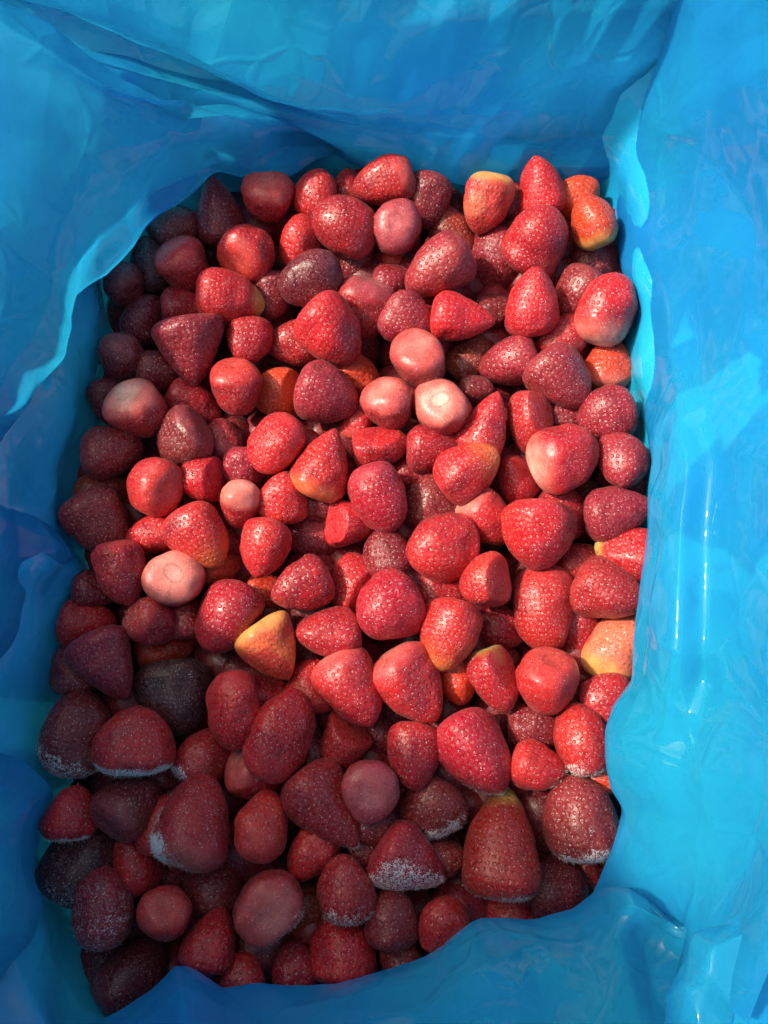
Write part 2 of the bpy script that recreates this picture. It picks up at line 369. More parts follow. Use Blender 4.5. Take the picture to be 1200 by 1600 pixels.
# the sheet of the sunny side: a straight crease against the far side, then a fold standing proud with a long bright ridge
fold([
    [(1110, -184, 0.128), (1078, -94, 0.096), (1050, -4, 0.06), (1026, 76, 0.038), (1002, 146, 0.019), (978, 216, -0.002), (958, 281, -0.024), (956, 346, -0.031), (969, 425, -0.0338), (988, 503, -0.0346), (1005, 582, -0.0333), (1019, 661, -0.0251), (1032, 720, -0.01), (1024, 800, -0.01), (1016, 900, -0.01), (1004, 1000, -0.01), (998, 1062, -0.01), (976, 1105, -0.01), (962, 1145, -0.01), (962, 1190, -0.01), (966, 1230, -0.01), (978, 1268, -0.01), (962, 1330, -0.01), (940, 1400, -0.01), (930, 1470, -0.012)],
    [(1122, -190, 0.15), (1090, -100, 0.118), (1062, -10, 0.082), (1038, 70, 0.06), (1014, 140, 0.041), (990, 210, 0.02), (970, 275, -0.002), (968, 340, -0.009), (975, 420, -0.01), (988, 500, -0.009), (1000, 580, -0.006), (1008, 660, 0.004), (1020, 720, 0.02), (1012, 800, 0.02), (1003, 900, 0.02), (992, 1000, 0.02), (985, 1062, 0.019), (960, 1100, 0.018), (948, 1140, 0.018), (946, 1190, 0.018), (951, 1232, 0.018), (966, 1265, 0.018), (948, 1325, 0.016), (924, 1388, 0.012), (905, 1420, 0.006)],
    [(1140, -191, 0.162), (1108, -101, 0.13), (1080, -11, 0.094), (1056, 69, 0.072), (1032, 139, 0.053), (1008, 209, 0.032), (988, 274, 0.01), (986, 339, 0.003), (993, 419, 0.004), (1006, 499, 0.007), (1018, 580, 0.012), (1026, 660, 0.024), (1038, 720, 0.041), (1030, 800, 0.041), (1022, 900, 0.041), (1012, 1000, 0.04), (1006, 1062, 0.038), (985, 1110, 0.036), (975, 1150, 0.034), (972, 1190, 0.034), (975, 1232, 0.034), (985, 1275, 0.034), (968, 1330, 0.03), (945, 1398, 0.024), (925, 1460, 0.016)],
    [(1177, -192, 0.184), (1145, -102, 0.152), (1117, -12, 0.116), (1093, 68, 0.094), (1069, 138, 0.075), (1045, 208, 0.054), (1025, 273, 0.032), (1023, 338, 0.025), (1029, 418, 0.0271), (1042, 499, 0.0312), (1053, 579, 0.0373), (1060, 660, 0.0504), (1070, 720, 0.068), (1063, 800, 0.069), (1058, 900, 0.069), (1055, 1000, 0.068), (1052, 1062, 0.062), (1040, 1120, 0.056), (1030, 1160, 0.053), (1022, 1200, 0.052), (1020, 1240, 0.051), (1025, 1285, 0.05), (1005, 1340, 0.046), (975, 1405, 0.038), (950, 1480, 0.03)],
    [(1234, -194, 0.21), (1202, -104, 0.178), (1174, -14, 0.142), (1150, 66, 0.12), (1126, 136, 0.101), (1102, 206, 0.08), (1082, 271, 0.058), (1080, 336, 0.051), (1085, 417, 0.0496), (1096, 498, 0.0501), (1105, 579, 0.0527), (1111, 660, 0.0622), (1120, 720, 0.07), (1112, 800, 0.069), (1108, 900, 0.069), (1106, 1000, 0.068), (1105, 1062, 0.064), (1098, 1120, 0.068), (1090, 1160, 0.066), (1080, 1200, 0.066), (1078, 1240, 0.066), (1078, 1290, 0.066), (1060, 1350, 0.06), (1025, 1420, 0.052), (1000, 1500, 0.046)],
    [(1327, -198, 0.25), (1295, -108, 0.218), (1267, -18, 0.182), (1243, 62, 0.16), (1219, 132, 0.141), (1195, 202, 0.12), (1175, 267, 0.098), (1173, 332, 0.091), (1178, 414, 0.0891), (1189, 496, 0.0892), (1199, 577, 0.0913), (1205, 659, 0.1004), (1210, 720, 0.115), (1206, 800, 0.115), (1204, 900, 0.115), (1204, 1000, 0.114), (1204, 1062, 0.112), (1200, 1120, 0.11), (1195, 1160, 0.108), (1190, 1200, 0.106), (1188, 1250, 0.104), (1186, 1310, 0.1), (1160, 1370, 0.094), (1120, 1440, 0.086), (1080, 1530, 0.08)],
    [(1442, -200, 0.3), (1410, -110, 0.268), (1382, -20, 0.232), (1358, 60, 0.21), (1334, 130, 0.191), (1310, 200, 0.17), (1290, 265, 0.148), (1288, 330, 0.141), (1294, 412, 0.1391), (1306, 494, 0.1392), (1317, 577, 0.1413), (1324, 659, 0.1504), (1326, 720, 0.165), (1325, 800, 0.165), (1325, 900, 0.165), (1325, 1000, 0.165), (1325, 1062, 0.162), (1322, 1120, 0.16), (1318, 1160, 0.158), (1315, 1200, 0.156), (1312, 1250, 0.154), (1305, 1320, 0.15), (1270, 1400, 0.144), (1220, 1490, 0.136), (1170, 1600, 0.13)],
], 140, 320, 31, 0.0016, 1.0, 0.35)

# the near side, drooping in over the berries
fold([
    [(60, 1660, -0.010), (150, 1615, -0.012), (225, 1565, -0.014), (275, 1538, -0.014), (350, 1565, -0.014), (450, 1560, -0.014), (560, 1548, -0.014), (640, 1525, -0.014), (745, 1465, -0.014), (830, 1450, -0.014), (900, 1440, -0.014), (945, 1410, -0.012), (1000, 1400, 0.000), (1060, 1430, 0.020), (1150, 1500, 0.040)],
    [(50, 1640, 0.026), (150, 1592, 0.026), (225, 1541, 0.026), (275, 1511, 0.027), (350, 1545, 0.024), (450, 1541, 0.022), (560, 1529, 0.022), (630, 1509, 0.022), (740, 1443, 0.024), (830, 1429, 0.024), (892, 1417, 0.026), (935, 1385, 0.034), (985, 1383, 0.052), (1050, 1425, 0.062), (1150, 1490, 0.070)],
    [(60, 1668, 0.044), (165, 1625, 0.044), (240, 1580, 0.045), (285, 1548, 0.048), (355, 1578, 0.044), (450, 1570, 0.042), (560, 1556, 0.042), (640, 1532, 0.045), (748, 1468, 0.048), (835, 1452, 0.046), (905, 1442, 0.046), (950, 1420, 0.052), (990, 1412, 0.064), (1045, 1445, 0.068), (1145, 1510, 0.074)],
    [(80, 1710, 0.054), (185, 1680, 0.054), (255, 1645, 0.058), (300, 1610, 0.066), (365, 1630, 0.060), (455, 1620, 0.056), (570, 1600, 0.058), (655, 1572, 0.066), (762, 1515, 0.070), (850, 1502, 0.064), (925, 1490, 0.062), (965, 1470, 0.064), (1000, 1465, 0.062), (1045, 1490, 0.066), (1140, 1550, 0.074)],
    [(120, 1800, 0.070), (210, 1770, 0.072), (285, 1740, 0.076), (330, 1715, 0.084), (385, 1720, 0.080), (470, 1710, 0.076), (590, 1690, 0.078), (690, 1650, 0.086), (790, 1600, 0.090), (875, 1580, 0.084), (940, 1560, 0.080), (985, 1545, 0.080), (1020, 1545, 0.078), (1060, 1560, 0.078), (1140, 1620, 0.082)],
    [(160, 1960, 0.110), (250, 1930, 0.110), (320, 1900, 0.112), (370, 1890, 0.116), (430, 1880, 0.114), (510, 1870, 0.112), (630, 1850, 0.114), (730, 1810, 0.118), (840, 1760, 0.120), (930, 1730, 0.118), (1000, 1700, 0.114), (1040, 1690, 0.112), (1070, 1690, 0.110), (1100, 1700, 0.110), (1170, 1740, 0.114)],
], 100, 260, 41, 0.0028, 0.0)

# the corner of the near side, folded over itself
fold([
    [(1300, 1330, 0.080), (1205, 1400, 0.078), (1150, 1445, 0.074), (1108, 1480, 0.070), (1100, 1515, 0.070), (1075, 1580, 0.074), (1040, 1680, 0.080)],
    [(1300, 1285, 0.106), (1198, 1372, 0.102), (1140, 1420, 0.099), (1093, 1463, 0.096), (1088, 1502, 0.096), (1060, 1565, 0.098), (1020, 1680, 0.102)],
    [(1320, 1310, 0.118), (1222, 1400, 0.114), (1165, 1448, 0.110), (1118, 1485, 0.108), (1108, 1525, 0.108), (1085, 1590, 0.110), (1050, 1700, 0.114)],
    [(1360, 1380, 0.128), (1275, 1460, 0.122), (1215, 1510, 0.118), (1165, 1545, 0.114), (1150, 1590, 0.114), (1135, 1650, 0.118), (1110, 1750, 0.122)],
    [(1420, 1500, 0.150), (1340, 1580, 0.144), (1290, 1630, 0.140), (1240, 1670, 0.138), (1225, 1710, 0.138), (1210, 1780, 0.140), (1190, 1880, 0.144)],
], 90, 120, 59, 0.0030, 0.0, 0.9)

# two folds sagging in on the shaded side
fold([
    [(-60, 1200, 0.000), (20, 1210, -0.006), (70, 1225, -0.010), (92, 1240, -0.012), (80, 1290, -0.012), (72, 1350, -0.012), (84, 1410, -0.012), (80, 1470, -0.012), (40, 1540, -0.010), (-40, 1640, 0.000)],
    [(-60, 1165, 0.030), (20, 1182, 0.022), (66, 1206, 0.014), (86, 1232, 0.006), (66, 1285, 0.006), (58, 1345, 0.010), (78, 1400, 0.010), (70, 1465, 0.012), (25, 1540, 0.018), (-50, 1640, 0.030)],
    [(-80, 1210, 0.060), (-10, 1225, 0.050), (36, 1245, 0.040), (50, 1262, 0.034), (38, 1300, 0.034), (34, 1350, 0.036), (44, 1400, 0.036), (36, 1455, 0.040), (-5, 1520, 0.046), (-80, 1610, 0.060)],
    [(-140, 1260, 0.085), (-80, 1275, 0.078), (-40, 1290, 0.072), (-25, 1305, 0.070), (-28, 1330, 0.070), (-28, 1360, 0.070), (-25, 1395, 0.070), (-32, 1440, 0.072), (-70, 1500, 0.078), (-140, 1570, 0.088)],
    [(-260, 1300, 0.130), (-220, 1310, 0.128), (-190, 1320, 0.126), (-180, 1330, 0.126), (-180, 1350, 0.126), (-180, 1370, 0.126), (-180, 1395, 0.126), (-185, 1430, 0.126), (-210, 1480, 0.128), (-260, 1530, 0.132)],
], 90, 140, 67, 0.0035, 0.0, 0.9)
fold([
    [(-60, 700, 0.000), (30, 745, -0.004), (80, 790, -0.010), (112, 840, -0.014), (126, 872, -0.014), (100, 905, -0.014), (75, 940, -0.012), (50, 1010, -0.008), (-20, 1080, 0.000)],
    [(-60, 690, 0.024), (20, 740, 0.018), (66, 790, 0.012), (102, 838, 0.004), (122, 872, 0.000), (90, 900, 0.004), (60, 940, 0.012), (30, 1010, 0.018), (-40, 1080, 0.026)],
    [(-90, 740, 0.050), (-20, 775, 0.044), (25, 810, 0.036), (56, 842, 0.030), (66, 868, 0.028), (48, 900, 0.030), (24, 940, 0.036), (-10, 1000, 0.044), (-80, 1060, 0.054)],
    [(-170, 800, 0.090), (-120, 820, 0.084), (-80, 840, 0.078), (-60, 855, 0.074), (-55, 872, 0.074), (-62, 895, 0.074), (-80, 930, 0.080), (-110, 980, 0.086), (-180, 1030, 0.096)],
], 90, 120, 71, 0.0035, 0.0, 0.9)

# ------------------------------------------------------------------ the strawberries, one line each
# (x, y of the centre and length, width in photo pixels; way the tip points in the picture, and its lean to the viewer; depth layer; colour; options; label)
B = [
 (340, 330, 108, 82, 95, 0, .3, 'D', {'sh':'c'}, 'dark cone-shaped strawberry, tip tucked under the lowest point of the far blue lobe'),
 (268, 352, 84, 76, 150, 0, .5, 'D', {}, 'dark maroon strawberry half hidden by the slanting edge of the big blue lobe'),
 (236, 415, 86, 62, 100, 0, 1, 'K', {}, 'almost black strawberry sunk beside the far end of the shaded side'),
 (192, 446, 72, 60, 270, -35, .2, 'D', {'sh':'o','cap':'d'}, 'small dull egg-shaped strawberry standing alone against the shaded blue film corner'),
 (291, 420, 92, 84, 300, -25, .1, 'M', {'cap':'r'}, 'red strawberry with smooth bare shoulder, beside the near-black one in the far shaded corner'),
 (388, 391, 90, 88, 45, -48, 0, 'R', {'cap':'r','sh':'r'}, 'bright strawberry showing a big smooth coral cap, above the greenish-tipped one'),
 (360, 461, 108, 90, -4, 5, 0, 'R', {'sh':'t','tip':'g'}, 'red strawberry lying sideways with a yellow-green tip'),
 (226, 498, 84, 68, 60, 0, 1, 'D', {}, 'dim maroon strawberry between the two dull egg-shaped ones on the shaded side'),
 (418, 312, 88, 82, 270, -38, .1, 'R', {'cap':'k','ring':1}, 'strawberry with beige ringed cap just under the rim of the far blue lobe'),
 (494, 303, 76, 70, 80, 10, .2, 'R', {'sh':'r'}, 'plain rounded red strawberry next to the beige-capped one at the far edge'),
 (471, 378, 84, 72, 90, 10, .5, 'R', {'cap':'r'}, 'red strawberry standing tip up behind the long near-black oval one'),
 (537, 358, 104, 88, 165, 8, 0, 'M', {'sh':'o'}, 'plump oval red strawberry dusted with sparkles, near the far edge'),
 (545, 296, 60, 52, 90, 0, .8, 'M', {}, 'small strawberry peeping out behind the farthest red one'),
 (601, 286, 102, 76, 200, 0, .1, 'R', {'cap':'k'}, 'farthest strawberry of all, lying sideways with a pale smooth end'),
 (667, 312, 86, 70, 250, 10, .5, 'D', {}, 'dark glinting strawberry right of the farthest one, beneath the blue rim'),
 (620, 357, 84, 78, 280, -76, 0, 'P', {'cap':'p','ring':1,'sh':'r'}, 'dusky pink ringed cap of a strawberry seen end on near the far edge'),
 (712, 330, 66, 56, 90, 0, 1, 'D', {}, 'dark strawberry in the gap next to the peach-coloured one at the far rim'),
 (702, 368, 92, 78, 120, 0, .8, 'B', {}, 'brownish strawberry mostly covered by the large violet-red one'),
 (684, 420, 116, 90, 212, 5, .1, 'P', {'sh':'t'}, 'large violet-red pitted strawberry slanting beneath the brownish one'),
 (612, 416, 70, 60, 90, 0, 1.4, 'O', {}, 'orange strawberry glimpsed below the dusky pink ringed cap'),
 (588, 392, 60, 54, 0, 0, 1.6, 'O', {}, 'sliver of an orange strawberry wedged behind the plump oval one'),
 (484, 438, 106, 76, 200, 0, 0, 'K', {'sh':'o'}, 'long near-black oval strawberry lying across the far part of the pile'),
 (554, 418, 84, 72, 270, 0, .6, 'D', {}, 'dark red strawberry tucked beside the end of the near-black oval one'),
 (425, 462, 80, 62, 270, 0, .8, 'D', {}, 'dim strawberry between the yellow-green tip and the near-black oval one'),
 (568, 482, 96, 90, 250, -15, .5, 'M', {'cap':'p'}, 'dusky strawberry with a smooth purple shoulder partly under a big bright one'),
 (522, 518, 114, 104, 318, 8, 0, 'R', {'sh':'t'}, 'big bright blunt strawberry below the near-black oval one'),
 (616, 442, 72, 60, 0, 0, 1, 'P', {}, 'crimson strawberry squeezed under the end of the large violet-red one'),
 (637, 500, 86, 76, 330, 5, .2, 'P', {'bi':1}, 'crimson strawberry with a notch in its side, behind the pink-topped one'),
 (722, 497, 102, 78, -6, 0, 0, 'R', {'sh':'c'}, 'red cone lying with its point toward the sunny side, dusky along the top'),
 (762, 318, 92, 72, 262, 0, .1, 'A', {'cap':'y','capw':.25}, 'peach-orange strawberry standing at the far rim with a yellowish crown'),
 (846, 290, 90, 84, 104, 8, .1, 'R', {'sh':'c'}, 'bright red strawberry with a sharp tip pointing at the far blue wall'),
 (902, 306, 70, 62, 45, 0, .6, 'O', {}, 'vivid orange-red strawberry between the sharp-tipped one and the sunny corner'),
 (927, 345, 88, 74, 115, -5, .1, 'O', {'cap':'y','capw':.5}, 'orange strawberry with a yellow end in the sunny far corner'),
 (841, 375, 108, 100, 60, 20, 0, 'M', {'sh':'r','ys':1}, 'large round strawberry, orange-flecked on top, below the sharp-tipped one'),
 (776, 412, 112, 96, 255, 5, 0, 'P', {'bi':.6}, 'large heart-shaped dusky strawberry beside the round orange-flecked one'),
 (930, 402, 76, 70, 90, 0, .8, 'D', {}, 'dark strawberry under the orange and yellow one by the sunny wall'),
 (829, 473, 108, 84, 95, 8, 0, 'R', {'sh':'t'}, 'bright strawberry standing tip up under the large round orange-flecked one'),
 (905, 460, 90, 78, 240, 5, .4, 'D', {}, 'dark seedy strawberry half behind the glossy white-based one'),
 (948, 483, 114, 88, 78, -12, 0, 'R', {'cap':'w','sh':'o','capw':.5}, 'glossy strawberry with a whitish base and brown fleck by the sunny wall'),
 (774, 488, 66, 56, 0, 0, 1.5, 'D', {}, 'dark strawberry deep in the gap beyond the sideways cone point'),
 (875, 527, 84, 66, 190, 8, .1, 'M', {'sh':'o'}, 'small oval crimson strawberry on top of two violet ones near the sunny wall'),
 (796, 567, 98, 80, 202, 0, .1, 'P', {'sh':'t'}, 'violet frosted strawberry pointing toward the pile centre'),
 (876, 594, 108, 88, 312, 5, 0, 'P', {'sh':'t'}, 'plump violet strawberry covered in clear pits, right of another violet one'),
 (950, 570, 84, 78, 92, -10, .5, 'O', {'cap':'w'}, 'strawberry with speckled cream base by the sunny wall, under the glossy white-based one'),
 (966, 634, 80, 72, 0, 0, .6, 'D', {}, 'dark strawberry edge touching the sunny wall, mostly behind a round violet one'),
 (947, 648, 88, 84, 200, 25, .1, 'P', {'sh':'r'}, 'round dull violet strawberry whose shadow falls on the sunny wall'),
 (737, 562, 86, 68, 40, 0, .8, 'B', {}, 'brown strawberry in the gap below the sideways cone'),
 (654, 567, 90, 88, 275, -42, 0, 'P', {'cap':'k','sh':'r'}, 'strawberry with a smooth pink top and violet underside, below the notched one'),
 (693, 640, 88, 86, 290, -66, 0, 'M', {'cap':'w','ring':1,'sh':'r'}, 'strawberry end with a milky white ringed cap, centre of the far half'),
 (745, 608, 56, 50, 0, 0, 1.1, 'D', {}, 'small dark strawberry peeking out beside the milky white cap'),
 (759, 662, 108, 80, 72, 5, .1, 'R', {'sh':'c'}, 'clean red cone with its tip up and a flat cut base'),
 (829, 660, 104, 74, 262, 0, .3, 'M', {'cut':(20,.30)}, 'strawberry with a straight cut face, beside the clean red cone'),
 (885, 652, 62, 54, 0, 0, 1.3, 'D', {}, 'dark strawberry in the gap under the plump pitted violet one'),
 (881, 713, 110, 104, 18, -22, 0, 'R', {'cap':'w','sh':'r','capw':.35}, 'very glossy red strawberry with a creamy yellow glow on its shoulder'),
 (970, 722, 84, 78, 250, 45, .1, 'P', {'sh':'r'}, 'round greyish-violet strawberry at the sunny wall next to the very glossy one'),
 (809, 752, 80, 70, 250, 0, .7, 'M', {'cut':(30,.3)}, 'facetted red strawberry in the gap below the creamy-shouldered one'),
 (733, 735, 108, 88, 35, 5, 0, 'R', {'sh':'t','tip':'o','ys':1}, 'red strawberry with an orange tip overlapping the clean red cone'),
 (678, 702, 90, 76, 0, 0, .6, 'M', {}, 'red strawberry lying under the milky white cap'),
 (609, 636, 88, 80, 290, -44, 0, 'M', {'cap':'k','sh':'r'}, 'strawberry with shiny pale pink cap beside the milky white capped one'),
 (595, 697, 92, 68, 8, 0, .4, 'R', {'cut':(95,.28)}, 'smooth-backed red strawberry under the shiny pale pink cap'),
 (558, 655, 66, 56, 90, 0, .9, 'R', {'cap':'k'}, 'small pale-topped strawberry squeezed between the shiny pink cap and its neighbour'),
 (561, 592, 92, 64, 310, 0, .6, 'O', {}, 'orange-red strawberry running down behind the shiny pale pink cap'),
 (512, 617, 102, 96, 345, 10, 0, 'P', {'sh':'t'}, 'big crimson strawberry pressed against an orange-edged one'),
 (436, 618, 88, 78, 190, 0, .3, 'O', {'cut':(0,.28)}, 'orange-edged strawberry pressed against the big crimson one'),
 (458, 538, 86, 72, 200, 0, .6, 'M', {}, 'dusky red strawberry left of the big bright blunt one'),
 (390, 533, 76, 70, 270, 35, .3, 'M', {'sh':'r'}, 'small rounded dusky strawberry beside the broad purple wedge'),
 (431, 692, 102, 82, 232, 5, 0, 'R', {'sh':'o','ys':.6}, 'egg-shaped red strawberry above the trapezoid one'),
 (508, 725, 118, 86, 68, 3, 0, 'R', {'sh':'c','cap':'a','capw':.95,'ys':1}, 'cone-shaped strawberry turning from red tip to orange and yellow base'),
 (480, 706, 72, 62, 90, 0, 1, 'M', {}, 'dim red strawberry behind the orange-based cone'),
 (592, 778, 112, 86, 288, 5, 0, 'C', {'sh':'o'}, 'smooth oval crimson strawberry at the middle of the pile, end down'),
 (648, 738, 72, 62, 0, 0, 1.3, 'M', {}, 'dim red strawberry in the gap beside the smooth oval crimson one'),
 (672, 785, 90, 82, 90, 0, .7, 'D', {'frost':(.25,270)}, 'dull brownish-purple strawberry under the orange-tipped one'),
 (441, 776, 84, 78, 82, 12, .1, 'R', {'sh':'t'}, 'trapezoid red strawberry next to the pale spotted pink one'),
 (374, 790, 80, 62, 262, -32, .1, 'M', {'cap':'q','capw':1.0}, 'pale pink strawberry end with brown spots'),
 (412, 858, 94, 88, 255, 12, 0, 'R', {'sh':'t'}, 'rounded red strawberry under the pale spotted pink one'),
 (447, 838, 64, 56, 0, 0, .9, 'M', {}, 'sliver of a red strawberry behind the rounded one under the spotted pink end'),
 (489, 836, 88, 82, 200, 10, .3, 'P', {'sh':'r'}, 'crimson strawberry butted against a halved one'),
 (546, 819, 92, 78, 0, 5, 0, 'R', {'cut':(180,.30),'sh':'t'}, 'halved strawberry with its flat side against a crimson one'),
 (497, 788, 60, 56, 0, 0, 1, 'D', {}, 'dark red strawberry below the orange and yellow base of the cone'),
 (472, 919, 100, 82, 205, 5, 0, 'R', {'sh':'t','ys':1}, 'glossy red strawberry with yellow seeds and a bright glint'),
 (553, 912, 96, 82, 110, 0, .4, 'R', {'cut':(330,.3)}, 'smooth red strawberry curving around the big dark crimson one'),
 (606, 949, 110, 104, 205, 15, 0, 'C', {'sh':'r'}, 'big dark crimson strawberry with deep pits in the middle of the pile'),
 (606, 866, 84, 78, 90, 0, .8, 'D', {}, 'dusky strawberry sunk beneath the smooth oval crimson one'),
 (690, 853, 110, 106, 185, 50, 0, 'R', {'sh':'r'}, 'big round pinkish-red strawberry, half sunlit'),
 (513, 991, 104, 84, 188, 5, .1, 'M', {'sh':'t'}, 'rough-skinned red strawberry beside the orange and yellow unripe one'),
 (428, 1015, 104, 94, 305, 0, 0, 'Y', {'sh':'c','cap':'y','capw':.6,'ys':.6}, 'unripe orange and yellow wedge-shaped strawberry'),
 (355, 967, 118, 108, 240, 15, 0, 'C', {'bi':.7}, 'big lumpy crimson strawberry with a small greenish hollow'),
 (418, 926, 72, 62, 0, 0, 1, 'O', {}, 'dim orange strawberry behind the lumpy crimson one'),
 (346, 888, 74, 60, 20, 0, 1, 'O', {}, 'orange strawberry showing beside the pale ringed disc'),
 (309, 841, 112, 92, 298, 5, 0, 'R', {'sh':'t','tip':'o'}, 'warm red strawberry leaning over the pale ringed disc'),
 (238, 836, 80, 74, 200, 0, .4, 'R', {}, 'red strawberry tucked behind the warm red one, shaded side'),
 (272, 906, 80, 90, 275, -74, 0, 'R', {'cap':'q','ring':1,'sh':'r','capw':1.0}, 'flat pale pink disc with a ring, strawberry seen from its cut end'),
 (317, 751, 80, 74, 185, 0, .2, 'R', {'cut':(0,.26)}, 'bright strawberry with a sliced side, next to the shiny smooth one'),
 (239, 759, 90, 86, 160, -55, 0, 'R', {'cap':'r','sh':'r','capw':1.0}, 'smooth shiny almost seedless red strawberry on the shaded side'),
 (216, 644, 94, 88, 302, -38, 0, 'M', {'cap':'w','sh':'r'}, 'strawberry with a frosty white cap on the shaded side'),
 (168, 628, 74, 56, 270, 0, .9, 'D', {}, 'dark strawberry against the shaded film behind the frosty white cap'),
 (190, 559, 80, 64, 270, -30, .2, 'D', {'sh':'o','cap':'d'}, 'dull smooth maroon egg above the frosty white capped one'),
 (248, 582, 72, 66, 0, 0, .8, 'D', {}, 'dim seedy strawberry between the dull maroon egg and the broad purple wedge'),
 (303, 548, 114, 108, 278, 5, 0, 'P', {'sh':'w'}, 'broad purple wedge of a strawberry with its tip down'),
 (290, 482, 80, 64, 0, 0, .7, 'M', {}, 'red strawberry back showing just above the broad purple wedge'),
 (304, 632, 98, 64, 330, 0, .7, 'M', {}, 'narrow seedy strawberry running out from under the broad purple wedge'),
 (370, 607, 86, 82, 275, -28, .2, 'M', {'cap':'r','sh':'r'}, 'dusky strawberry with a smooth flat red top, right of the narrow seedy one'),
 (284, 687, 90, 86, 215, -22, .1, 'D', {'cap':'d','sh':'r'}, 'dark seedy strawberry with a dented shoulder next to the frosty white cap'),
 (352, 690, 72, 64, 90, -20, .9, 'P', {'cap':'p'}, 'dull mauve strawberry end beside the dented dark one'),
 (382, 735, 76, 68, 270, 0, .8, 'P', {}, 'mauve-red strawberry above the pale spotted pink one'),
 (176, 708, 98, 86, 0, 0, .4, 'D', {}, 'dull maroon strawberry at the shaded wall behind the smooth shiny one'),
 (160, 772, 88, 68, 20, 0, .7, 'B', {}, 'brown-red strawberry half under a frosted grainy one at the shaded wall'),
 (155, 820, 122, 88, 300, 5, .1, 'D', {'sh':'t','frost':(.18,120)}, 'long grainy purplish strawberry at the shaded wall'),
 (187, 897, 108, 82, 282, 5, 0, 'M', {'sh':'t'}, 'dusky red strawberry with its point down beside the pale ringed disc'),
 (150, 922, 76, 66, 0, 0, 1, 'D', {}, 'very dim strawberry under the jutting fold of the shaded wall'),
 (135, 977, 90, 80, 352, 5, .1, 'R', {'sh':'t','frost':(.3,220)}, 'red strawberry touching the shaded wall with a frosted edge and blunt tip'),
 (237, 975, 78, 74, 330, -30, .2, 'M', {'cap':'r','frost':(.5,150)}, 'small strawberry with a frosted smudge on its shoulder, below the pale ringed disc'),
 (165, 1042, 122, 106, 295, 5, 0, 'P', {'sh':'w','frost':(.35,150)}, 'big purple wedge strawberry with a frosty upper flank'),
 (256, 1012, 92, 66, 20, 0, .9, 'O', {}, 'orange-red strawberry peeking out above the blackened one'),
 (291, 965, 70, 60, 90, 0, .9, 'M', {}, 'red strawberry edge hidden behind the lumpy crimson one'),
 (272, 1088, 118, 106, 275, 5, .1, 'X', {'sh':'t','frost':(.12,90)}, 'blackened overripe strawberry with pale specks'),
 (122, 1145, 132, 106, 82, 5, .3, 'D', {'sh':'o','frost':(.7,262)}, 'large dark strawberry with a grey frost patch low down at the shaded wall'),
 (211, 1156, 108, 118, 92, 5, 0, 'R', {'sh':'t','frost':(1,270),'frz':.62}, 'bright red strawberry with a thick white frost fringe along its base'),
 (368, 1108, 122, 90, 282, 0, 0, 'R', {'sh':'o'}, 'red pointed-oval strawberry right of the blackened one'),
 (318, 1180, 98, 86, 60, 0, .3, 'M', {'frost':(.8,235)}, 'dusky strawberry with a frost tuft at its lower corner'),
 (256, 1215, 68, 60, 0, 0, 1, 'D', {}, 'dark strawberry in the gap beneath the white frost fringe'),
 (108, 1270, 86, 82, 88, 5, .1, 'R', {'sh':'t','frost':(.9,275),'frz':.7}, 'orange-red strawberry with a frosted base in the shaded near corner'),
 (202, 1255, 108, 90, 48, -25, .1, 'D', {'cap':'d','sh':'r'}, 'smooth plum-dark strawberry below the white frost fringe'),
 (250, 1290, 98, 68, 80, 0, .6, 'R', {}, 'red strawberry squeezed behind the big frost-rimmed one'),
 (307, 1284, 142, 110, 72, -12, 0, 'M', {'sh':'t','cap':'m','frost':(.95,200),'frz':.72}, 'big strawberry rimmed with frost, a pale spot on its blunt end'),
 (122, 1350, 122, 98, 60, 0, .3, 'X', {'sh':'o','frost':(.55,250)}, 'blackish frost-specked strawberry against the shaded wall near the close corner'),
 (212, 1347, 102, 78, 112, 0, .2, 'R', {'sh':'o','frost':(.2,270)}, 'deep red oval strawberry beside the blackish frost-specked one'),
 (165, 1418, 122, 96, 92, 10, 0, 'P', {'sh':'o','frost':(.5,270),'frz':-.5}, 'mauve strawberry coated all over in grey frost'),
 (257, 1431, 84, 80, 275, -68, 0, 'R', {'cap':'r','sh':'r','capw':1.0,'ring':1}, 'flat red cut end of a strawberry beside the grey frost-coated one'),
 (335, 1378, 108, 100, 90, 0, .6, 'D', {'frost':(.3,250)}, 'dark strawberry below the big frost-rimmed one'),
 (419, 1412, 100, 106, 100, -62, 0, 'M', {'cap':'k','sh':'r','frost':(.7,320),'frz':.7}, 'round pink cut end of a strawberry edged with frost'),
 (330, 1467, 98, 92, 82, 5, .2, 'R', {'sh':'c'}, 'red cone standing tip up beside the flat red cut end'),
 (377, 1530, 78, 74, 92, 20, .2, 'R', {'sh':'r'}, 'small red strawberry peeking over the near blue edge'),
 (308, 1518, 80, 72, 150, 0, .6, 'M', {}, 'dim red strawberry touching the peak of the near blue fold'),
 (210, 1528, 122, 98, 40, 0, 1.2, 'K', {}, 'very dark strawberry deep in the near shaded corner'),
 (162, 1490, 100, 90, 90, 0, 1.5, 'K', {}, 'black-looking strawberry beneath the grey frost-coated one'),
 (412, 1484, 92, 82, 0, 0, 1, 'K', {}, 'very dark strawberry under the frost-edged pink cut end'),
 (272, 1372, 72, 64, 0, 0, 1, 'D', {}, 'dark strawberry in the gap between deep red oval and flat red cut end'),
 (443, 1148, 148, 96, 66, 5, 0, 'R', {'sh':'o','frost':(.25,250)}, 'longest strawberry, a smooth red elongated oval'),
 (422, 1088, 84, 76, 0, 0, .9, 'M', {}, 'dim red strawberry between the pointed-oval and the elongated oval one'),
 (388, 1052, 90, 80, 0, 0, 1.5, 'D', {}, 'dark strawberry under the unripe orange and yellow one'),
